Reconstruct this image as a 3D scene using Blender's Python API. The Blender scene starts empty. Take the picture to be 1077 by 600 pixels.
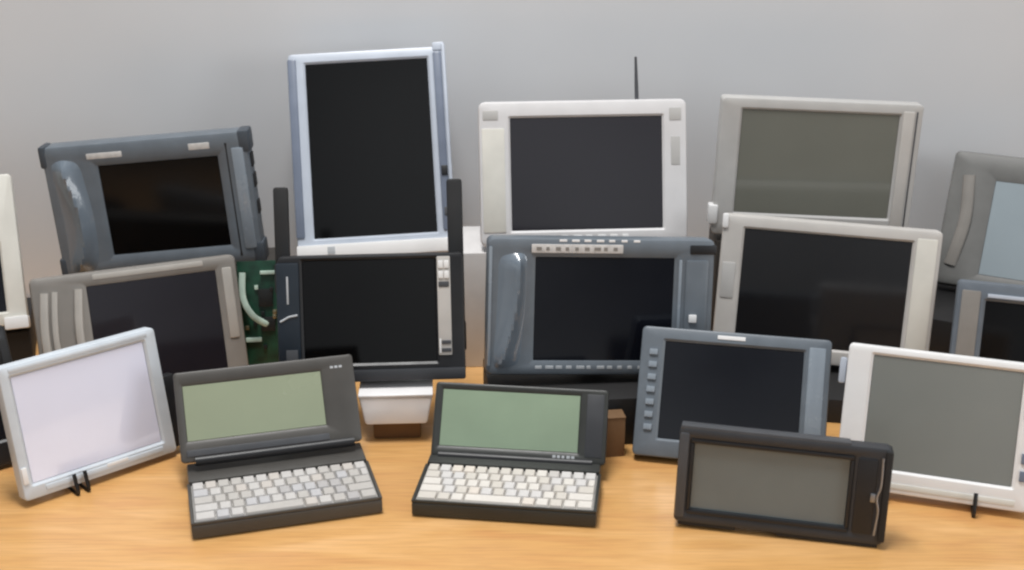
import bpy, bmesh, math, random
from mathutils import Matrix, Vector
random.seed(7)
S = bpy.context.scene
C = S.collection
R = math.radians

# ------------------------------------------------------------------ camera
cam_d = bpy.data.cameras.new('camera'); cam = bpy.data.objects.new('camera', cam_d); C.objects.link(cam)
cam.location = (0, 0, 0.74); cam.rotation_euler = (R(90 - 20), 0, 0)
cam_d.sensor_fit = 'HORIZONTAL'; cam_d.sensor_width = 36; cam_d.lens = 18 / math.tan(R(22))
cam_d.clip_start = .02; cam_d.clip_end = 50
cam_d.dof.use_dof = True; cam_d.dof.focus_distance = 1.6; cam_d.dof.aperture_fstop = 5.6
S.camera = cam
# ------------------------------------------------------------------ world, lamps, exposure (an indoor room: soft ceiling light)
w = bpy.data.worlds.new('World'); S.world = w; w.use_nodes = True
_N = w.node_tree.nodes.new; _L = w.node_tree.links.new      # a dim room: pale ceiling, darker furniture level, uneven
_tc = _N('ShaderNodeTexCoord'); _sx = _N('ShaderNodeSeparateXYZ'); _L(_tc.outputs['Generated'], _sx.inputs[0])
_mr = _N('ShaderNodeMapRange'); _mr.inputs['From Min'].default_value = -1; _L(_sx.outputs['Z'], _mr.inputs['Value'])
_cr = _N('ShaderNodeValToRGB'); _e = _cr.color_ramp.elements
_e[0].position = .38; _e[0].color = (.06, .058, .055, 1); _e[1].position = .66; _e[1].color = (.54, .56, .58, 1)
_k = _e.new(.5); _k.color = (.26, .265, .27, 1)
_L(_mr.outputs[0], _cr.inputs[0])
_nz = _N('ShaderNodeTexNoise'); _nz.inputs['Scale'].default_value = 4; _nz.inputs['Detail'].default_value = 2; _L(_tc.outputs['Generated'], _nz.inputs['Vector'])
_m2 = _N('ShaderNodeMapRange'); _m2.inputs['From Min'].default_value = .3; _m2.inputs['From Max'].default_value = .7; _m2.inputs['To Min'].default_value = .05; _m2.inputs['To Max'].default_value = 1.8
_L(_nz.outputs['Fac'], _m2.inputs['Value'])
_L(_cr.outputs[0], w.node_tree.nodes['Background'].inputs[0]); _L(_m2.outputs[0], w.node_tree.nodes['Background'].inputs[1])

def area(name, loc, target, sx, sy, power, col):
    d = bpy.data.lights.new(name, 'AREA'); d.shape = 'RECTANGLE'; d.size = sx; d.size_y = sy; d.energy = power; d.color = col
    o = bpy.data.objects.new(name, d); C.objects.link(o); o.location = loc
    o.rotation_euler = (Vector(target) - Vector(loc)).to_track_quat('-Z', 'Y').to_euler()
    return o
area('ceiling_lamp', (-.25, 1.2, 2.5), (-.1, 1.3, 0), 1.0, .35, 58, (1, .985, .965))
area('added_side_lamp', (2.7, -.35, .95), (-.3, 1.35, .1), 1.0, 1.1, 20, (.95, .98, 1))  # added lamp from the right to brighten the lavender screen and its sheen
S.view_settings.view_transform = 'Standard'; S.view_settings.look = 'None'
S.view_settings.exposure = 0; S.view_settings.gamma = 1
S.render.engine = 'CYCLES'
S.cycles.pixel_filter_type = 'BLACKMAN_HARRIS'; S.cycles.filter_width = 2.3

# ------------------------------------------------------------------ materials
def lin(c):
    return tuple(((v / 255) / 12.92 if v / 255 <= .04045 else ((v / 255 + .055) / 1.055) ** 2.4) for v in c) + (1,)

def mat(name, rgb, rough=.5, metal=0, vary=.12, scale=30, bump=0, coat=0, spec=.5):
    m = bpy.data.materials.new(name); m.use_nodes = True
    nt = m.node_tree; b = nt.nodes['Principled BSDF']
    c = lin(rgb)
    tc = nt.nodes.new('ShaderNodeTexCoord')
    nz = nt.nodes.new('ShaderNodeTexNoise'); nz.inputs['Scale'].default_value = scale; nz.inputs['Detail'].default_value = 5
    nt.links.new(tc.outputs['Object'], nz.inputs['Vector'])
    cr = nt.nodes.new('ShaderNodeValToRGB')
    cr.color_ramp.elements[0].position = .3; cr.color_ramp.elements[1].position = .7
    cr.color_ramp.elements[0].color = tuple(max(0, v * (1 - vary)) for v in c[:3]) + (1,)
    cr.color_ramp.elements[1].color = tuple(min(1, v * (1 + vary)) for v in c[:3]) + (1,)
    nt.links.new(nz.outputs['Fac'], cr.inputs[0]); nt.links.new(cr.outputs[0], b.inputs['Base Color'])
    mr = nt.nodes.new('ShaderNodeMapRange'); mr.inputs['To Min'].default_value = max(.03, rough - .07); mr.inputs['To Max'].default_value = rough + .1
    nt.links.new(nz.outputs['Fac'], mr.inputs['Value']); nt.links.new(mr.outputs[0], b.inputs['Roughness'])
    b.inputs['Metallic'].default_value = metal; b.inputs['Coat Weight'].default_value = coat
    b.inputs['Specular IOR Level'].default_value = spec
    if bump:
        n2 = nt.nodes.new('ShaderNodeTexNoise'); n2.inputs['Scale'].default_value = 900
        nt.links.new(tc.outputs['Object'], n2.inputs['Vector'])
        bp = nt.nodes.new('ShaderNodeBump'); bp.inputs['Strength'].default_value = bump; bp.inputs['Distance'].default_value = .0006
        nt.links.new(n2.outputs['Fac'], bp.inputs['Height']); nt.links.new(bp.outputs[0], b.inputs['Normal'])
    return m

def wood_mat():
    m = bpy.data.materials.new('pale oak laminate'); m.use_nodes = True
    nt = m.node_tree; b = nt.nodes['Principled BSDF']; N = nt.nodes.new; L = nt.links.new
    tc = N('ShaderNodeTexCoord'); mp = N('ShaderNodeMapping'); mp.inputs['Scale'].default_value = (2.2, 11, 4)
    mp.inputs['Rotation'].default_value = (0, 0, R(3))
    L(tc.outputs['Object'], mp.inputs['Vector'])
    n1 = N('ShaderNodeTexNoise'); n1.inputs['Scale'].default_value = 2.2; n1.inputs['Detail'].default_value = 8; n1.inputs['Distortion'].default_value = 1.0
    L(mp.outputs[0], n1.inputs['Vector'])
    cr = N('ShaderNodeValToRGB'); e = cr.color_ramp.elements
    e[0].position = .3; e[0].color = lin((204, 150, 92)); e[1].position = .68; e[1].color = lin((222, 174, 116))
    e2 = cr.color_ramp.elements.new(.5); e2.color = lin((212, 162, 100))
    L(n1.outputs['Fac'], cr.inputs[0])
    mp2 = N('ShaderNodeMapping'); mp2.inputs['Scale'].default_value = (5, 110, 4); L(tc.outputs['Object'], mp2.inputs['Vector'])
    n2 = N('ShaderNodeTexNoise'); n2.inputs['Scale'].default_value = 3; n2.inputs['Detail'].default_value = 3; L(mp2.outputs[0], n2.inputs['Vector'])
    mx = N('ShaderNodeMix'); mx.data_type = 'RGBA'; mx.blend_type = 'MULTIPLY'; mx.inputs[0].default_value = .35
    c2 = N('ShaderNodeValToRGB'); c2.color_ramp.elements[0].position = .35; c2.color_ramp.elements[0].color = (.62, .55, .48, 1); c2.color_ramp.elements[1].position = .56
    L(n2.outputs['Fac'], c2.inputs[0]); L(cr.outputs[0], mx.inputs[6]); L(c2.outputs[0], mx.inputs[7]); L(mx.outputs[2], b.inputs['Base Color'])
    b.inputs['Roughness'].default_value = .4; b.inputs['Coat Weight'].default_value = .3; b.inputs['Coat Roughness'].default_value = .2
    return m

M = {
    'wall': mat('grey painted wall', (207, 209, 212), .85, vary=.045, scale=2, bump=.25),
    'wood': wood_mat(),
    'slate': mat('slate blue grey plastic', (99, 107, 115), .38, vary=.1, bump=.2),
    'slate_light': mat('lighter slate plastic', (132, 142, 152), .25, vary=.05, coat=.5),
    'bumper': mat('dark slate rubber', (62, 69, 77), .5, vary=.15),
    'bluegrey': mat('blue grey plastic', (96, 104, 113), .45, vary=.1, bump=.2),
    'slate_gloss': mat('glossy slate plastic', (106, 117, 128), .2, vary=.04, coat=.6),
    'rubber': mat('black rubber', (24, 25, 27), .6, vary=.2),
    'black': mat('black plastic', (27, 28, 31), .4, vary=.15),
    'navy': mat('blue black plastic', (26, 36, 46), .4, vary=.2),
    'charcoal': mat('charcoal plastic', (50, 52, 56), .45, vary=.1, bump=.2),
    'graphite': mat('graphite plastic', (70, 72, 76), .42, vary=.1, bump=.2),
    'silverblue': mat('pale silver blue plastic', (180, 188, 200), .32, vary=.05),
    'greyblue': mat('mid grey blue plastic', (108, 117, 134), .35, vary=.08),
    'white': mat('off white plastic', (206, 205, 206), .45, vary=.04, bump=.15),
    'bright': mat('bright white plastic', (226, 226, 226), .4, vary=.03),
    'beige': mat('warm light grey plastic', (186, 183, 179), .5, vary=.05, bump=.2),
    'beige_dim': mat('light grey plastic', (178, 177, 175), .5, vary=.05, bump=.2),
    'cream': mat('cream plastic', (208, 206, 198), .45, vary=.05),
    'warmgrey': mat('warm grey plastic', (128, 124, 119), .45, vary=.08, bump=.2),
    'warmgrey_light': mat('pale warm grey plastic', (168, 164, 158), .4, vary=.08),
    'midgrey': mat('mid grey plastic', (108, 108, 106), .5, vary=.1, bump=.2),
    'palesea': mat('pale sea grey plastic', (198, 206, 214), .35, vary=.06),
    'taupe': mat('dark taupe plastic', (70, 68, 65), .42, vary=.08, bump=.2),
    'olive_black': mat('dark olive grey plastic', (46, 48, 46), .4, vary=.1, bump=.2),
    'key_grey': mat('light grey key plastic', (192, 189, 186), .5, vary=.06),
    'key_cream': mat('ivory key plastic', (214, 209, 202), .5, vary=.06),
    'keydeck': mat('grey key deck', (160, 158, 155), .5),
    'label': mat('printed label', (196, 194, 192), .5, vary=.12, scale=160),
    'print': mat('pale printed mark', (170, 174, 178), .5),
    'pcb': mat('green circuit board', (18, 58, 42), .4, vary=.55, scale=60),
    'connector': mat('milky white connector', (176, 196, 184), .45, vary=.3),
    'chip': mat('black chip', (22, 24, 24), .4),
    'gold': mat('solder metal', (170, 160, 130), .3, metal=1),
    'card': mat('brown cardboard', (112, 84, 56), .75, vary=.1),
    'wire': mat('black wire', (20, 20, 21), .35),
    'metal': mat('dull steel', (150, 152, 156), .35, metal=.9),
    'block_black': mat('black painted block', (24, 23, 24), .65, vary=.2),
    'block_brown': mat('dark brown grey block', (58, 54, 50), .7, vary=.15),
    'block_white': mat('white painted block', (205, 203, 202), .6, vary=.04),
    'opening': mat('dark brown opening', (74, 46, 26), .6),
    'stand_white': mat('glossy white moulded plastic', (236, 234, 234), .16, vary=.03, coat=.5),
    'scr_black': mat('black screen glass', (8, 8, 9), .12, vary=.2, scale=6, spec=.3),
    'scr_blue': mat('blue black screen glass', (16, 18, 25), .1, vary=.15, scale=6, spec=.5),
    'scr_purple': mat('dark purple grey screen glass', (33, 31, 37), .1, vary=.12, scale=6, spec=.5),
    'scr_char': mat('charcoal screen glass', (26, 26, 28), .1, vary=.1, scale=6, spec=.5),
    'scr_olive': mat('olive grey liquid crystal', (112, 113, 105), .16, vary=.06, scale=6, coat=.5),
    'scr_grey': mat('grey liquid crystal', (122, 125, 121), .14, vary=.07, scale=6, coat=.9),
    'scr_pale': mat('pale blue grey liquid crystal', (146, 157, 163), .16, vary=.06, scale=6, coat=.7),
    'scr_lav': mat('silvery lavender liquid crystal', (224, 227, 246), .14, vary=.03, scale=5, coat=1),  # pale LCD tone, with the reflected glare put into the base colour
    'scr_green': mat('grey green liquid crystal', (142, 151, 128), .25, vary=.05, scale=8),
    'scr_sea': mat('sea green liquid crystal', (132, 150, 128), .3, vary=.09, scale=9),
    'scr_hand': mat('dim grey liquid crystal', (102, 113, 116), .16, vary=.08, scale=9, coat=.6),
}

def tint_per_key(m):
    nt = m.node_tree; b = nt.nodes['Principled BSDF']; src = b.inputs['Base Color'].links[0].from_socket
    oi = nt.nodes.new('ShaderNodeObjectInfo'); cr = nt.nodes.new('ShaderNodeValToRGB'); cr.color_ramp.interpolation = 'CONSTANT'
    e = cr.color_ramp.elements; e[0].position = 0; e[0].color = (1, 1, 1, 1); e[1].position = .45; e[1].color = (.88, .87, .85, 1)
    for p, c in ((.7, (.9, .92, .97, 1)), (.85, (1, .96, .92, 1)), (.93, (.8, .8, .82, 1))):
        k = e.new(p); k.color = c
    mx = nt.nodes.new('ShaderNodeMix'); mx.data_type = 'RGBA'; mx.blend_type = 'MULTIPLY'; mx.inputs[0].default_value = 1
    nt.links.new(oi.outputs['Random'], cr.inputs[0]); nt.links.new(src, mx.inputs[6]); nt.links.new(cr.outputs[0], mx.inputs[7]); nt.links.new(mx.outputs[2], b.inputs['Base Color'])
tint_per_key(M['key_grey']); tint_per_key(M['key_cream'])

# ------------------------------------------------------------------ helpers
def obj(name, bm, m, parent=None, smooth=True, label=None):
    me = bpy.data.meshes.new(name)
    bmesh.ops.recalc_face_normals(bm, faces=bm.faces[:])
    bm.to_mesh(me); bm.free()
    me.materials.append(M[m] if isinstance(m, str) else m)
    if smooth:
        for p in me.polygons: p.use_smooth = True
        try: me.set_sharp_from_angle(angle=R(32))
        except Exception: pass
    o = bpy.data.objects.new(name, me); C.objects.link(o)
    if parent: o.parent = parent
    if label: o['label'] = label
    return o

def tag(o, label, cat, group=None):
    o['label'] = label; o['category'] = cat
    if group: o['group'] = group
    return o

def add_box(bm, x0, x1, y0, y1, z0, z1, bev=.0012, seg=2, mtx=None):
    t = bmesh.new()
    bmesh.ops.create_cube(t, size=1)
    for v in t.verts:
        v.co = Vector(((x0 + x1) / 2 + v.co.x * (x1 - x0), (y0 + y1) / 2 + v.co.y * (y1 - y0), (z0 + z1) / 2 + v.co.z * (z1 - z0)))
    if bev: bmesh.ops.bevel(t, geom=t.edges[:], offset=min(bev, .45 * min(x1 - x0, y1 - y0, z1 - z0)), segments=seg, profile=.6, affect='EDGES')
    if mtx is not None: bmesh.ops.transform(t, matrix=mtx, verts=t.verts[:])
    me = bpy.data.meshes.new('tmp'); t.to_mesh(me); t.free(); bm.from_mesh(me); bpy.data.meshes.remove(me)
    return bm

def box(*a, **k): return add_box(bmesh.new(), *a, **k)

def add_tube(bm, pts, r, seg=10, flat=1.0):
    pts = [Vector(p) for p in pts]; rings = []
    for i, p in enumerate(pts):
        d = (pts[min(i + 1, len(pts) - 1)] - pts[max(i - 1, 0)]).normalized()
        a = Vector((0, 1, 0)) if abs(d.y) < .9 else Vector((1, 0, 0))
        u = d.cross(a).normalized(); v = d.cross(u).normalized()
        rr = r[i] if isinstance(r, (list, tuple)) else r
        rings.append([bm.verts.new(p + u * rr * math.cos(2 * math.pi * k / seg) + v * rr * flat * math.sin(2 * math.pi * k / seg)) for k in range(seg)])
    for a, b in zip(rings, rings[1:]):
        for k in range(seg): bm.faces.new((a[k], a[(k + 1) % seg], b[(k + 1) % seg], b[k]))
    bm.faces.new(rings[0]); bm.faces.new(rings[-1])
    return bm

def smooth_path(pts, n=6):
    P = [Vector(p) for p in pts]; out = []
    for i in range(len(P) - 1):
        p0, p1, p2, p3 = P[max(i - 1, 0)], P[i], P[i + 1], P[min(i + 2, len(P) - 1)]
        for k in range(n):
            t = k / n
            out.append(.5 * ((2 * p1) + (p2 - p0) * t + (2 * p0 - 5 * p1 + 4 * p2 - p3) * t * t + (3 * p1 - p0 - 3 * p2 + p3) * t ** 3))
    return out + [P[-1]]

def rr_pts(x0, z0, x1, z1, r, y, k=6):
    r = max(.0002, min(r, .49 * (x1 - x0), .49 * (z1 - z0))); out = []
    for cx, cz, a0 in ((x1 - r, z1 - r, 0), (x0 + r, z1 - r, 90), (x0 + r, z0 + r, 180), (x1 - r, z0 + r, 270)):
        for i in range(k + 1):
            a = R(a0 + 90 * i / k); out.append(Vector((cx + r * math.cos(a), y, cz + r * math.sin(a))))
    return out

def housing_bm(w, h, t, r, scr, recess=.0025, bev=.003, lip=.0015, crown=0, x_off=0, z_off=0, backbev=.004):
    """Hollow-fronted rounded slab: local x across, z up, y backwards from the front face."""
    bm = bmesh.new(); x0, x1, z0, z1 = -w / 2 + x_off, w / 2 + x_off, z_off, h + z_off
    sx0, sz0, sx1, sz1 = scr
    loops = [
        rr_pts(x0 + backbev, z0 + backbev, x1 - backbev, z1 - backbev, r, t),
        rr_pts(x0, z0, x1, z1, r, t - backbev),
        rr_pts(x0, z0, x1, z1, r, bev),
        rr_pts(x0 + bev * .3, z0 + bev * .3, x1 - bev * .3, z1 - bev * .3, r, bev * .3),
        rr_pts(x0 + bev, z0 + bev, x1 - bev, z1 - bev, r * .8, 0),
        rr_pts(sx0 - lip * 2, sz0 - lip * 2, sx1 + lip * 2, sz1 + lip * 2, .003, -crown),
        rr_pts(sx0, sz0, sx1, sz1, .0015, recess),
        rr_pts(sx0, sz0, sx1, sz1, .0015, recess + .004)]
    V = [[bm.verts.new(p) for p in L] for L in loops]
    for a, b in zip(V, V[1:]):
        n = len(a)
        for i in range(n): bm.faces.new((a[i], a[(i + 1) % n], b[(i + 1) % n], b[i]))
    bm.faces.new(V[0]); bm.faces.new(V[-1])
    return bm

def screen_bm(scr, recess=.0025):
    g = .0004
    return box(scr[0] + g, scr[2] - g, recess, recess + .003, scr[1] + g, scr[3] - g, bev=.0004, seg=1)

def pose(name, label, cat, p, group=None):
    x, y, z, yaw, lean, roll, w_, h_ = p
    yaw, lean, roll = R(yaw), R(lean), R(roll)
    X = Vector((math.cos(yaw), math.sin(yaw), 0)); B = Vector((-math.sin(yaw), math.cos(yaw), 0))
    U = math.cos(lean) * Vector((0, 0, 1)) + math.sin(lean) * B
    X2 = math.cos(roll) * X + math.sin(roll) * U; U2 = -math.sin(roll) * X + math.cos(roll) * U
    N = U2.cross(X2)
    m = Matrix((X2, N, U2)).transposed().to_4x4(); m.translation = Vector((x, y, z))
    o = bpy.data.objects.new(name, None); C.objects.link(o); o.empty_display_size = .02
    o.matrix_world = m
    tag(o, label, cat, group)
    return o, m

def block_under(name, label, m, x0, x1, y0, y1, top, yaw, matname):
    """A box standing on the desk that carries a device; rotated with it."""
    o = bpy.data.objects.new(name, None)
    bm = box(x0, x1, y0, y1, 0, top, bev=.002)
    ob = obj(name, bm, matname)
    ob.location = (m.translation.x, m.translation.y, 0); ob.rotation_euler = (0, 0, R(yaw))
    bpy.data.objects.remove(o)
    return tag(ob, label, 'block', 'blocks that raise the rear tablets')

def tablet(key, label, p, t, r, scr, body, glass, block=None, prop=True, prop_back=.06, surface=None, **kw):
    x, y, z, yaw, lean, roll, w_, h_ = p
    root, m = pose('tablet_computer', label, 'tablet', p, 'tablet computers standing on the desk')
    obj('housing', housing_bm(w_, h_, t, r, scr, **kw), body, root)
    obj('screen', screen_bm(scr, kw.get('recess', .0025)), glass, root)
    zs = z - t * math.sin(R(lean)) - .0008 - abs(math.sin(R(roll))) * w_ / 2 if surface is None else surface
    zs = max(zs, 0)
    if block:
        block_under('display_block', block[1], m, -w_ / 2 + block[2], w_ / 2 - block[3], block[4], block[5], zs, yaw, block[0])
    if prop:      # fold-out rear prop reaching down to the surface
        inv = m.inverted(); A = Vector((0, t - .003, h_ * .6)); Aw = m @ A
        B = Vector((-math.sin(R(yaw)), math.cos(R(yaw)), 0))
        base = m.translation + B * (t + prop_back)
        F = Vector((Aw.x, Aw.y, zs + .003)); d = (base - F).dot(B); F += B * max(d, .01)
        Fl = inv @ F
        ax = (Fl - A).normalized()
        bm = bmesh.new()
        L = (Fl - A).length; zax = ax; xax = Vector((1, 0, 0)); yax = zax.cross(xax).normalized()
        mt = Matrix((xax, yax, zax)).transposed().to_4x4(); mt.translation = A
        add_box(bm, -.022, .022, -.002, .002, 0, L, mtx=mt)
        obj('rear_prop', bm, 'black', root)
    return root

def part(root, name, m, *a, label=None, **k): return obj(name, box(*a, **k), m, root, label=label)

def grip_panel(root, name, m, x0, x1, z0, z1, depth, crease, bow=0, nu=14, nv=20):
    """A moulded swell over the bezel with a curved crest line; crease(v) gives the crest across the width."""
    bm = bmesh.new(); g = []
    for j in range(nv + 1):
        v = j / nv; c = crease(v); row = []
        e = min(1, 9 * v, 9 * (1 - v)) ** .6 if 0 < v < 1 else 0
        for i in range(nu + 1):
            u = i / nu; h = .25 * u / c + .75 * (u / c) ** 2.2 if u < c else ((1 - u) / (1 - c)) ** 2.2
            row.append(bm.verts.new((x0 + (x1 - x0) * u + bow * math.sin(math.pi * v) * u, .0012 - (depth + .0012) * max(h, 0) * e, z0 + (z1 - z0) * v)))
        g.append(row)
    for a, b in zip(g, g[1:]):
        for i in range(nu): bm.faces.new((a[i], a[i + 1], b[i + 1], b[i]))
    o = obj(name, bm, m, root)
    for p in o.data.polygons: p.use_smooth = True
    return o

def row_marks(root, name, m, x0, x1, z0, z1, n, y=-.0006, gap=.45, jit=0):
    st = (x1 - x0) / n
    for i in range(n):
        a = x0 + i * st; ww = st * (1 - gap) * (1 + random.uniform(-jit, jit))
        obj(name, box(a, a + ww, y, .001, z0, z1, bev=.0004, seg=1), m, root)

# ------------------------------------------------------------------ setting
g = obj('table_top', box(-2.2, 2.2, .35, 1.975, -.03, 0, bev=.003), 'wood'); g['kind'] = 'structure'
g = obj('wall', box(-4, 4, 1.98, 2.08, -.8, 2.9, bev=0), 'wall', smooth=False); g['kind'] = 'structure'

# ------------------------------------------------------------------ rear row
# slate ruggedised tablet, upper left
P = (-.5070, 1.7460, .1273, 2.9, 1.7, 4.3, .2906, .1946); sc = (-.069, .029, .101, .162)
t = tablet('b', 'slate blue rugged tablet with thick side grips and small black screen, at back left', P, .036, .012, sc, 'slate', 'scr_black',
           block=('block_brown', 'dark brown grey block under the slate rugged tablet at back left', .0, -.012, 0, .14), bev=.005, lip=.004, crown=.001)
grip_panel(t, 'side_grip', 'slate_gloss', -.139, -.077, .006, .176, .014, lambda v: .3 + .3 * math.sin(math.pi * (1 - v) ** 1.3))
part(t, 'side_panel', 'slate_light', .121, .1385, -.0025, .004, .022, .172, bev=.003)
part(t, 'side_groove', 'rubber', .1125, .1165, -.0009, .003, .012, .18)
for sx, z0, z1 in ((-1, .0, .03), (-1, .165, .1955), (1, .0, .03), (1, .165, .1955)):
    xa, xb = (-.1485, -.138) if sx < 0 else (.132, .1485)
    part(t, 'corner_bumper', 'bumper', xa, xb, -.001, .0365, z0 - .001, z1, bev=.004)
part(t, 'label_sheen', 'label', -.082, -.032, -.0012, .002, .1725, .181)  # white highlights along the top edge, label sheen built as pale strips
part(t, 'label_sheen', 'label', .062, .092, -.0012, .002, .1735, .183)
for z0 in (.07, .11, .14): part(t, 'port_cover', 'rubber', .142, .1475, .008, .028, z0, z0 + .02)

# silver portrait tablet
P = (-.1994, 1.7714, .1431, 1.7, 23.8, 3.0, .2311, .3062); sc = (-.0905, .0285, .0915, .29)
t = tablet('c', 'tall silver blue tablet set upright in portrait with large black screen', P, .026, .006, sc, 'silverblue', 'scr_black',
           block=('block_black', 'black block under the tall silver portrait tablet', .01, .01, .002, .145), bev=.0025)
part(t, 'side_rail', 'greyblue', -.1165, -.1035, -.003, .02, .03, .298, bev=.003)
part(t, 'side_rail', 'greyblue', .1, .1125, -.003, .018, .03, .298, bev=.003)
part(t, 'edge_rail', 'silverblue', .1135, .1185, -.0045, .022, .0, .309, bev=.002)
part(t, 'bottom_bar', 'bright', -.1165, .1175, -.007, .02, -.002, .019, bev=.003)
part(t, 'slider_switch', 'black', .1025, .112, -.0055, 0, .112, .126)
part(t, 'slider_switch', 'graphite', .1035, .1095, -.005, 0, .052, .064)
part(t, 'printed_mark', 'print', -.071, -.060, -.0076, -.006, .004, .015, bev=.0005)
part(t, 'antenna_cap', 'silverblue', .1, .1175, -.002, .024, .3, .3125, bev=.002)

# white tablet, centre back
P = (.1024, 1.6909, .1840, 2.8, 15.7, .4, .2916, .2021); sc = (-.102, .022, .111, .179)
t = tablet('e', 'off white tablet with dark screen and thin antenna on its top edge', P, .03, .01, sc, 'white', 'scr_purple',
           block=('block_white', 'white block under the off white tablet with the antenna', -.03, .002, .002, .13), bev=.004)
row_marks(t, 'front_button', 'bright', -.05, .07, .0065, .0145, 7, gap=.35, jit=.2)
bm = bmesh.new(); add_tube(bm, [(.078, .014, .19), (.0775, .014, .225), (.077, .014, .262)], [.0032, .0026, .0018]); obj('antenna', bm, 'graphite', t)
part(t, 'speaker_slot', 'beige_dim', .123, .136, -.0008, .002, .11, .15)
part(t, 'speaker_slot', 'beige_dim', .121, .138, -.0008, .002, .172, .19)
part(t, 'hinge_notch', 'beige_dim', -.14, -.118, -.0008, .003, .176, .19, bev=.003)
part(t, 'side_panel', 'cream', -.1415, -.110, -.0012, .002, .02, .165, bev=.004)

# beige tablet with olive screen, upper right
P = (.4301, 1.7505, .1748, -3.0, 2.4, -1.8, .2815, .2001); sc = (-.111, .034, .109, .184)
t = tablet('g', 'light grey tablet with dull olive grey screen, standing highest at back right', P, .03, .006, sc, 'beige_dim', 'scr_olive',
           block=('block_brown', 'dark brown grey block under the light grey tablet with the olive screen', .01, .01, .002, .12), bev=.003)
part(t, 'side_rail', 'beige', .113, .129, -.002, .01, .008, .19, bev=.002)
part(t, 'side_groove', 'graphite', .1315, .1335, -.0006, .003, .02, .19, bev=.0003)
part(t, 'latch_or_glint', 'bright', -.148, -.134, -.004, .018, .016, .044, bev=.003)  # bright highlight at the lower left corner, built as a white piece

# grey tablet, far right back
P = (.7711, 1.7654, .0782, -29.4, 23.7, .2, .2895, .2073); sc = (-.079, .022, .096, .167)
t = tablet('i', 'mid grey tablet with pale blue grey screen, cut off by the right edge', P, .035, .008, sc, 'midgrey', 'scr_pale',
           block=('block_black', 'black block under the mid grey tablet at the right edge', -.03, .002, -.12, .125), bev=.006, lip=.004)
bm = bmesh.new(); add_tube(bm, smooth_path([(-.118, -.001, .17), (-.112, -.003, .1), (-.122, -.001, .03)]), .009, flat=.4); obj('side_grip', bm, 'warmgrey', t)

# cream tablet, far left back
P = (-.8129, 1.6395, .0696, 17.8, 20.7, .5, .2592, .2152); sc = (-.105, .02, .103, .118)
t = tablet('a', 'cream tablet at the left edge, only its right bezel in view', P, .028, .006, sc, 'cream', 'scr_blue',
           block=('block_black', 'black block under the cream tablet at the left edge', .0, .0, .002, .15), bev=.003)
part(t, 'corner_foot', 'bright', .098, .131, -.006, .024, -.006, .012, bev=.003)

# ------------------------------------------------------------------ middle row
# warm grey tablet, left
P = (-.4855, 1.5554, .0058, 20.9, 16.9, .7, .2679, .1845); sc = (-.064, .03, .1055, .166)
t = tablet('k', 'warm grey tablet with ribbed left grip, in front of the slate rugged tablet', P, .03, .008, sc, 'warmgrey', 'scr_purple', prop_back=.05, bev=.005, lip=.003)
for xx, rr in ((-.121, .0055), (-.108, .004), (-.078, .0055)):
    bm = bmesh.new(); add_tube(bm, smooth_path([(xx + .004, -.0005, .164), (xx - .002, -.003, .1), (xx + .003, -.001, .02)]), rr, flat=.55); obj('grip_rib', bm, 'warmgrey_light', t)
part(t, 'side_rail', 'warmgrey_light', .113, .127, -.0025, .006, .07, .168, bev=.003)
part(t, 'top_rail', 'warmgrey_light', -.055, .09, -.001, .004, .173, .181, bev=.002)

# black tablet with antennas, on a white stand
P = (-.1757, 1.4737, .0745, 3.2, 16.3, .4, .2343, .1602); sc = (-.0865, .022, .0815, .154)
t = tablet('bl', 'black tablet with two thick antennas and a strip of pale keys, on a white stand', P, .028, .006, sc, 'black', 'scr_black', prop=False, bev=.003)
part(t, 'side_panel', 'navy', -.119, -.09, -.004, .01, .006, .152, bev=.003)
part(t, 'panel_mark', 'print', -.106, -.1035, -.0048, -.002, .1, .135, bev=.0004)
bm = bmesh.new(); add_tube(bm, [(-.115, -.0045, .078), (-.104, -.0045, .084), (-.093, -.0045, .086)], .0014); obj('panel_mark', bm, 'print', t)
part(t, 'card_slot', 'graphite', -.109, -.094, -.0048, 0, .012, .042, bev=.001)
part(t, 'key_strip', 'beige', .0835, .1005, -.0022, .003, .03, .156, bev=.0015)
for zz in (.141, .128): 
    for xx in (.0852, .0925): part(t, 'strip_key', 'bright', xx, xx + .0062, -.0042, 0, zz, zz + .0095, bev=.001)
part(t, 'strip_key', 'graphite', .0852, .0987, -.0032, 0, .117, .124, bev=.001)
for zz in (.034, .044): part(t, 'strip_key', 'graphite', .0875, .0995, -.0036, 0, zz, zz + .005, bev=.001)
part(t, 'strip_key', 'bright', .0847, .0868, -.0036, 0, .033, .051, bev=.0006)
part(t, 'bottom_edge', 'charcoal', -.03, .117, -.006, .02, -.001, .014, bev=.003)
# antennas: upright although the slab leans back
for xa, xb, z0, z1 in ((-.1235, -.1045, .12, .248), (.0985, .1185, .04, .254)):
    bm = bmesh.new(); add_box(bm, xa, xb, .0295, .0415, z0, z1, bev=.004); obj('antenna', bm, 'rubber', t)
    part(t, 'antenna_mount', 'black', xa - .001, xb + .001, .026, .044, z0 - .008, z0 + .03, bev=.003)
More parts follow.
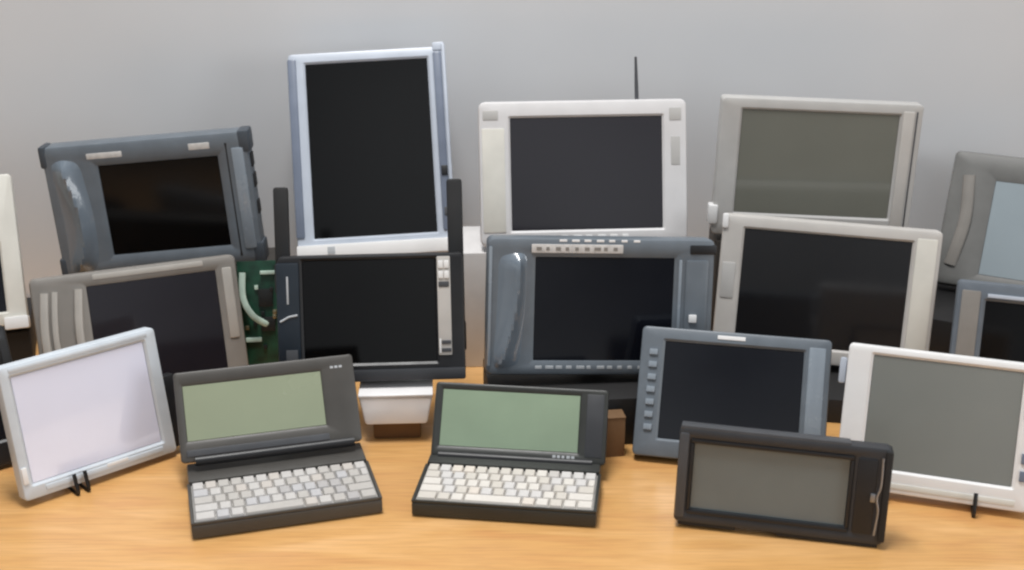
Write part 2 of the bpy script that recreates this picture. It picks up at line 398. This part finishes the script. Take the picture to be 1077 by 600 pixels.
# its white stand
st = bpy.data.objects.new('tablet_stand', None); C.objects.link(st); st.location = (-.1465, 1.45, 0); st.rotation_euler = (0, 0, R(3.2))
tag(st, 'white tapered plastic stand under the black tablet with antennas', 'stand')
bm = bmesh.new()
vs = []
for z_, hw, yf, yb in ((.0262, .0385, -.004, .072), (.03, .0395, -.0045, .073), (.05, .0435, -.002, .08), (.062, .0465, .0, .083)):
    vs.append([bm.verts.new((x_, y_, z_)) for x_, y_ in ((-hw, yf), (hw, yf), (hw, yb), (-hw, yb))])
for a, b in zip(vs, vs[1:]):
    for i in range(4): bm.faces.new((a[i], a[(i + 1) % 4], b[(i + 1) % 4], b[i]))
bm.faces.new(vs[0]); bm.faces.new(vs[-1])
bmesh.ops.bevel(bm, geom=[e for e in bm.edges], offset=.0015, segments=2, affect='EDGES')
obj('base', bm, 'stand_white', st)
part(st, 'tray', 'stand_white', -.0468, .0468, -.0015, .0835, .0622, .0655, bev=.0012)
part(st, 'shadow_foot', 'card', -.03, .03, .008, .066, 0, .026, bev=.003)  # brown piece stands in for the reddish shadow below the white part

# slate tablet, centre
P = (.1105, 1.4832, .0772, 5.4, 10.5, -2.3, .2895, .1758); sc = (-.0845, .019, .093, .152)
t = tablet('f', 'dark slate tablet with white label strip above its screen, in the middle of the group', P, .034, .008, sc, 'slate', 'scr_blue',
           block=('block_black', 'black block under the dark slate tablet with the white label strip', .004, .002, -.045, .1), bev=.005, lip=.003, prop_back=.045)  # black block reaches forward to stand in for deep shadow in the gap
lb = part(t, 'label_plate', 'label', -.09, .026, -.0016, .002, .1575, .1685, bev=.0008)
for i in range(9):
    a = -.084 + i * .0122
    obj('label_mark', box(a, a + random.uniform(.004, .009), -.0021, -.0012, .1608, .1652, bev=.0002, seg=1), 'warmgrey', lb)
grip_panel(t, 'side_grip', 'slate_gloss', -.1385, -.091, .008, .158, .014, lambda v: .2 + .5 * math.sin(math.pi * .5 * min(1, v * 1.25)))
part(t, 'edge_rail', 'slate_light', -.1435, -.139, -.002, .02, .012, .165, bev=.002)  # pale rim carries the left edge highlight in its colour
part(t, 'side_groove', 'slate_light', .0985, .1025, -.0012, .003, .03, .15, bev=.001)  # pale strip paints the vertical highlight along the groove
part(t, 'side_panel', 'slate', .107, .137, -.003, .006, .012, .15, bev=.004)
part(t, 'square_button', 'bright', .113, .123, -.006, 0, .07, .08, bev=.0012)
part(t, 'latch_or_glint', 'black', .112, .146, -.0015, .02, .157, .169, bev=.002)
row_marks(t, 'front_button', 'print', -.082, .09, .0085, .0125, 13, gap=.4, jit=.35)
row_marks(t, 'top_button', 'bright', -.055, .055, .1715, .1745, 7, y=-.0002, gap=.4, jit=.2)

# beige tablet with black screen
P = (.4171, 1.5899, .0459, -9.7, 11.4, -2.0, .2887, .1945); sc = (-.1145, .022, .1065, .1775)
t = tablet('h', 'warm light grey tablet with black screen, in front of the olive screen tablet', P, .032, .006, sc, 'beige', 'scr_char',
           block=('block_black', 'black block under the warm light grey tablet with the black screen', .004, .004, -.085, .1), bev=.004, prop_back=.04)
part(t, 'corner_glint', 'bright', -.1455, -.137, -.003, .012, .176, .1955, bev=.003)  # corner highlight modelled as a small white piece
part(t, 'side_panel', 'beige_dim', -.1405, -.122, -.0015, .004, .08, .13, bev=.003)
part(t, 'side_rail', 'cream', .1115, .139, -.0015, .006, .012, .184, bev=.003)

# grey tablet, right edge
P = (.6819, 1.4854, .0120, -18.0, 16.3, -.1, .2327, .1721); sc = (-.0795, .04, .0735, .148)
t = tablet('j', 'grey tablet with black screen and pale trim line, at right edge behind white one', P, .03, .006, sc, 'bluegrey', 'scr_black', bev=.004, prop_back=.04)
part(t, 'trim_line', 'silverblue', -.078, .08, -.0022, .003, .1525, .1575, bev=.001)
part(t, 'side_panel', 'warmgrey', -.11, -.086, -.002, .004, .02, .16, bev=.003)

# black device behind the silver one, left edge
P = (-.664, 1.338, .0068, 38, 18.7, -.1, .1928, .1671); sc = (-.08, .03, .08, .15)
t = tablet('t', 'black tablet mostly hidden behind the silvery lavender tablet at the left edge', P, .02, .006, sc, 'black', 'scr_blue', bev=.003, prop_back=.04)
part(t, 'side_panel', 'rubber', .084, .0945, -.002, .01, .02, .15, bev=.002)

# ------------------------------------------------------------------ front row
# silvery tablet, left, on a small easel
P = (-.4860, 1.3438, .0085, 42.2, 11.7, -.3, .1920, .1590); sc = (-.083, .018, .079, .1455)
t = tablet('m', 'silvery tablet with bright lavender screen at front left', P, .022, .005, sc, 'palesea', 'scr_lav', prop=False, bev=.003)
mm_ = t
part(t, 'side_grip', 'black', .0915, .112, .004, .021, .004, .096, bev=.003)
part(t, 'lower_trim', 'palesea', -.07, .078, -.0012, .003, .006, .0125, bev=.001)
part(t, 'front_button', 'bright', -.094, -.0875, -.0018, .002, .02, .04, bev=.0015)
part(t, 'printed_mark', 'bright', .005, .032, -.0016, 0, .0095, .0135, bev=.0004)
part(t, 'top_rail', 'palesea', -.085, .085, -.0012, .006, .1505, .1565, bev=.002)

def easel(label, tab, us, t_):
    """Black wire easel: hooks under the front edge, wires up the back and a rear leg."""
    m = tab.matrix_world.copy(); x, y, z = m.translation
    root = bpy.data.objects.new('display_easel', None); C.objects.link(root); root.matrix_world = m
    tag(root, label, 'easel')
    inv = m.inverted()
    def ground(u, yy):      # the local point on the desk under local (u, yy, 0)
        p = m @ Vector((u, yy, 0)); p.z = .0018; return inv @ p
    for u in us:
        g0 = ground(u, -.010); g1 = ground(u, t_ + .004)
        bm = bmesh.new(); add_tube(bm, smooth_path([(u, -.0065, .016), (u, -.0075, .006), g0 + Vector((0, .002, 0)), g1, (u, t_ + .003, .02), (u, t_ + .0025, .11)], 5), .0024, seg=8)
        obj('front_hook', bm, 'wire', root)
        bm = bmesh.new(); add_tube(bm, [(u, t_ + .003, .1), ground(u, t_ + .055)], .0016, seg=8); obj('rear_leg', bm, 'wire', root)
    bm = bmesh.new(); add_tube(bm, [(us[0], t_ + .003, .108), (us[-1], t_ + .003, .108)], .0016, seg=8); obj('cross_bar', bm, 'wire', root)
    return root
bpy.context.view_layer.update()
easel('small black wire easel holding up the silvery lavender tablet', mm_, (-.038, -.025), .022)

# slate blue tablet with buttons down its left side
P = (.2599, 1.3712, .0100, -12.5, 27.7, .1, .2305, .1605); sc = (-.0855, .023, .083, .1435)
t = tablet('q', 'slate blue tablet with a column of buttons left of its dark screen', P, .02, .006, sc, 'slate', 'scr_blue', bev=.003, prop_back=.02)
for i in range(7):
    z_ = .032 + i * .0155
    part(t, 'side_button', 'slate_light', -.104, -.0935, -.003, .002, z_, z_ + .0075, bev=.0012)
part(t, 'side_panel', 'slate_light', .0885, .109, -.0012, .004, .02, .15, bev=.003)
part(t, 'printed_mark', 'bright', -.022, .012, -.0008, .002, .1505, .1555, bev=.0006)

# white tablet, right, on a small easel
P = (.4784, 1.2846, .0105, -17.3, 17.4, -.4, .2118, .1678); sc = (-.0775, .027, .087, .158)
t = tablet('s', 'white tablet with grey screen at front right on a wire easel', P, .024, .005, sc, 'bright', 'scr_grey', prop=False, bev=.003)
ss_ = t
part(t, 'stylus_cap', 'silverblue', -.1145, -.1065, .004, .018, .12, .15, bev=.003)
for z_ in (.035, .055, .105): part(t, 'side_button', 'greyblue', .0935, .1, -.0025, .002, z_, z_ + .012, bev=.001)
part(t, 'lower_trim', 'cream', -.09, .092, -.0012, .003, .006, .0125, bev=.001)
bpy.context.view_layer.update()
easel('small black wire easel holding up the white tablet with grey screen', ss_, (-.05, .05), .024)

# dark handheld lying on its long side
P = (.2905, 1.2165, .0062, -11.9, 8.0, -.9, .2263, .1105); sc = (-.0965, .016, .0715, .094)
t, _m = pose('handheld_computer', 'dark landscape handheld with dim grey screen, nearest the front at right', 'handheld', P)
obj('housing', housing_bm(.2263, .1105, .022, .006, sc, recess=.004, bev=.003, lip=.003), 'charcoal', t)
obj('screen', screen_bm(sc, .004), 'scr_hand', t)
bm = bmesh.new()
for a in ((-.0995, .0745, .094, .0985), (-.0995, .0745, .0115, .016), (-.0995, -.0965, .0165, .0935), (.0715, .0745, .0165, .0935)): add_box(bm, a[0], a[1], -.0012, .003, a[2], a[3], bev=.0008)
obj('screen_surround', bm, 'black', t)
part(t, 'side_panel', 'black', .0785, .1, -.0022, .004, .012, .098, bev=.004)
part(t, 'left_rail', 'graphite', -.1125, -.1015, -.0018, .012, .006, .105, bev=.003)
bm = bmesh.new(); add_tube(bm, smooth_path([(.104, -.0015, .1), (.1045, -.003, .07), (.1015, -.003, .055), (.104, -.003, .04), (.1025, -.0015, .012)]), .0012); obj('silver_trim', bm, 'metal', t)
part(t, 'scroll_button', 'metal', .0945, .1, -.0045, .001, .05, .06, bev=.0015)
part(t, 'side_bumper', 'rubber', .1065, .1145, -.0025, .0235, .004, .108, bev=.003)
part(t, 'top_rail', 'graphite', -.112, .07, .001, .018, .107, .1128, bev=.002)
for a, b in ((-.108, -.045), (.0, .108)): part(t, 'bottom_foot', 'rubber', a, b, .002, .02, -.0035, .004, bev=.001)
bm = bmesh.new(); add_box(bm, -.015, .015, .0215, .0255, .006, .07, mtx=None); obj('rear_prop', bm, 'black', t)

# ------------------------------------------------------------------ palmtops
def palmtop(label, x, y, yaw, w_, d, dy, dz, lean, lh, lw, dx, shell, keym, glass, scr):
    root = bpy.data.objects.new('palmtop_computer', None); C.objects.link(root)
    root.location = (x, y, 0); root.rotation_euler = (0, 0, R(yaw))
    tag(root, label, 'palmtop', 'two open palmtop computers with keyboards')
    H = .022
    # base shell: front edge at y=0, rear hinge deck behind the keys
    bm = bmesh.new(); hw = w_ / 2
    add_box(bm, -hw, hw, -.001, d + .002, .0015, H - .004, bev=.003)
    add_box(bm, -hw, -hw + .0035, .0, d, H - .0042, H - .0005, bev=.001)
    add_box(bm, hw - .0035, hw, .0, d, H - .0042, H - .0005, bev=.001)
    add_box(bm, -hw + .0036, hw - .0036, .0, .0028, H - .0042, H - .0008, bev=.001)
    add_box(bm, -hw + .0015, hw - .0015, d + .0005, d + dy + .022, .002, H + .0015, bev=.003)
    obj('base', bm, shell, root)
    bm = bmesh.new()
    for sx in (-1, 1):
        for yy in (.012, d): add_tube(bm, [(sx * (hw - .014), yy, 0), (sx * (hw - .014), yy, .002)], .005, seg=14)
    obj('feet', bm, 'rubber', root)
    kb = obj('keyboard', box(-hw + .004, hw - .004, .0035, d - .0005, H - .0045, H - .0032, bev=.0003), 'keydeck', root)
    # keys: five staggered rows
    kx0, kx1, ky0, ky1 = -hw + .0046, hw - .0046, .0036, d - .0012
    rh = (ky1 - ky0) / 5; n = 14; pitch = (kx1 - kx0) / n
    rows = [[1.6, 1.1, 1.1, 4.6, 1.1, 1.1, 1.1, 1.1, 1.3], [1.9] + [1] * 10 + [2.1], [1.6] + [1] * 11 + [1.4], [1.3] + [1] * 12 + [.7], [1] * 14]
    tm = {}
    for ri, rw in enumerate(rows):
        tot = sum(rw); cx = kx0
        for u in rw:
            ww = u / tot * (kx1 - kx0)
            ky = ky0 + ri * rh
            key = (round(ww, 5),)
            if key not in tm:
                b2 = bmesh.new(); g = .0005
                lo = [(-ww / 2 + g, 0 + g), (ww / 2 - g, 0 + g), (ww / 2 - g, rh - g), (-ww / 2 + g, rh - g)]
                hi = [(a * (1 - .0026 / ww), .0012 + b * (1 - .0028 / rh) + .0004) for a, b in lo]
                A = [b2.verts.new((p[0], p[1], 0)) for p in lo]; B_ = [b2.verts.new((p[0], p[1], .0042)) for p in hi]
                for i in range(4): b2.faces.new((A[i], A[(i + 1) % 4], B_[(i + 1) % 4], B_[i]))
                b2.faces.new(A); b2.faces.new(B_)
                bmesh.ops.bevel(b2, geom=b2.edges[:], offset=.0004, segments=1, affect='EDGES')
                o = obj('key', b2, keym, kb, smooth=False); tm[key] = o
            else:
                o = tm[key].copy(); C.objects.link(o); o.parent = kb
            o.location = (cx + ww / 2, ky, H - .0032)
            cx += ww
    # lid
    hy, hz = d + dy, H + dz
    bm = bmesh.new(); add_tube(bm, [(-hw + .012, hy + .003, hz - .001), (hw - .012, hy + .003, hz - .001)], .0058, seg=16); obj('hinge_barrel', bm, 'black', root)
    ld = obj('lid', housing_bm(lw, lh, .012, .004, scr, recess=.0018, bev=.002, lip=.0018, backbev=.002), shell, root)
    ld.location = (dx, hy, hz); ld.rotation_euler = (-R(lean), 0, 0)
    s = obj('screen', screen_bm(scr, .0018), glass, ld)
    return root, ld

root, ld = palmtop('taupe palmtop with grey keys, left of the white stand', -.249, 1.241, 16.1, .212, .092, .025, .014, 30.6, .107, .214, -.003,
                   'taupe', 'key_grey', 'scr_green', (-.098, .024, .0665, .0905))
row_marks(ld, 'printed_mark', 'print', .078, .094, .0915, .0945, 3, y=-.0004, gap=.25)
part(ld, 'bezel_step', 'graphite', -.1, .068, -.0012, .002, .006, .014, bev=.0012)
root, ld = palmtop('dark olive palmtop with ivory keys, right of the white stand', -.010, 1.251, -7.1, .210, .088, .018, .001, 33.0, .090, .211, .003,
                   'olive_black', 'key_cream', 'scr_sea', (-.0965, .0125, .072, .082))
row_marks(ld, 'printed_mark', 'print', .042, .07, .0045, .0085, 5, y=-.0004, gap=.35, jit=.3)
part(ld, 'side_strip', 'charcoal', .08, .101, -.0008, .002, .008, .084, bev=.002)

# ------------------------------------------------------------------ green circuit board behind, left of the black tablet
pc = bpy.data.objects.new('circuit_board', None); C.objects.link(pc); pc.location = (-.356, 1.655, 0); pc.rotation_euler = (R(-12), 0, R(6))
tag(pc, 'small green circuit board standing between the warm grey and the black tablet', 'circuit board')
obj('board', box(-.028, .03, 0, .0018, .0, .165, bev=.0003), 'pcb', pc)
bm = bmesh.new(); add_tube(bm, smooth_path([(-.02, -.008, .15), (-.02, -.014, .115), (-.008, -.016, .09), (.012, -.012, .075)]), [.0045] * 18 + [.003], flat=.5); obj('ribbon_cable', bm, 'connector', pc)
part(pc, 'chip', 'chip', .0, .02, -.004, .0, .1, .125, bev=.0006)
part(pc, 'chip', 'chip', .002, .022, -.004, .0, .065, .085, bev=.0006)
part(pc, 'connector', 'connector', .004, .026, -.006, .0, .146, .151, bev=.001)
part(pc, 'connector', 'connector', -.02, .002, -.006, .0, .05, .056, bev=.001)
for i in range(9): part(pc, 'capacitor', random.choice(['gold', 'chip', 'connector']), *(lambda a, b: (a, a + .005, -.0045, .0, b, b + .006))(random.uniform(-.024, .022), random.uniform(.03, .155)), bev=.0006)

# ------------------------------------------------------------------ brown carton in the gap right of the olive palmtop
cb = bpy.data.objects.new('small_carton', None); C.objects.link(cb); cb.location = (.126, 1.408, 0); cb.rotation_euler = (0, 0, R(8))
tag(cb, 'small brown cardboard box in the gap between the olive palmtop and slate blue tablet', 'box')
obj('carton', box(-.016, .014, 0, .022, 0, .052, bev=.0008), 'card', cb)
part(cb, 'flap', 'card', -.0165, .0145, -.0008, .0228, .0525, .054, bev=.0004)
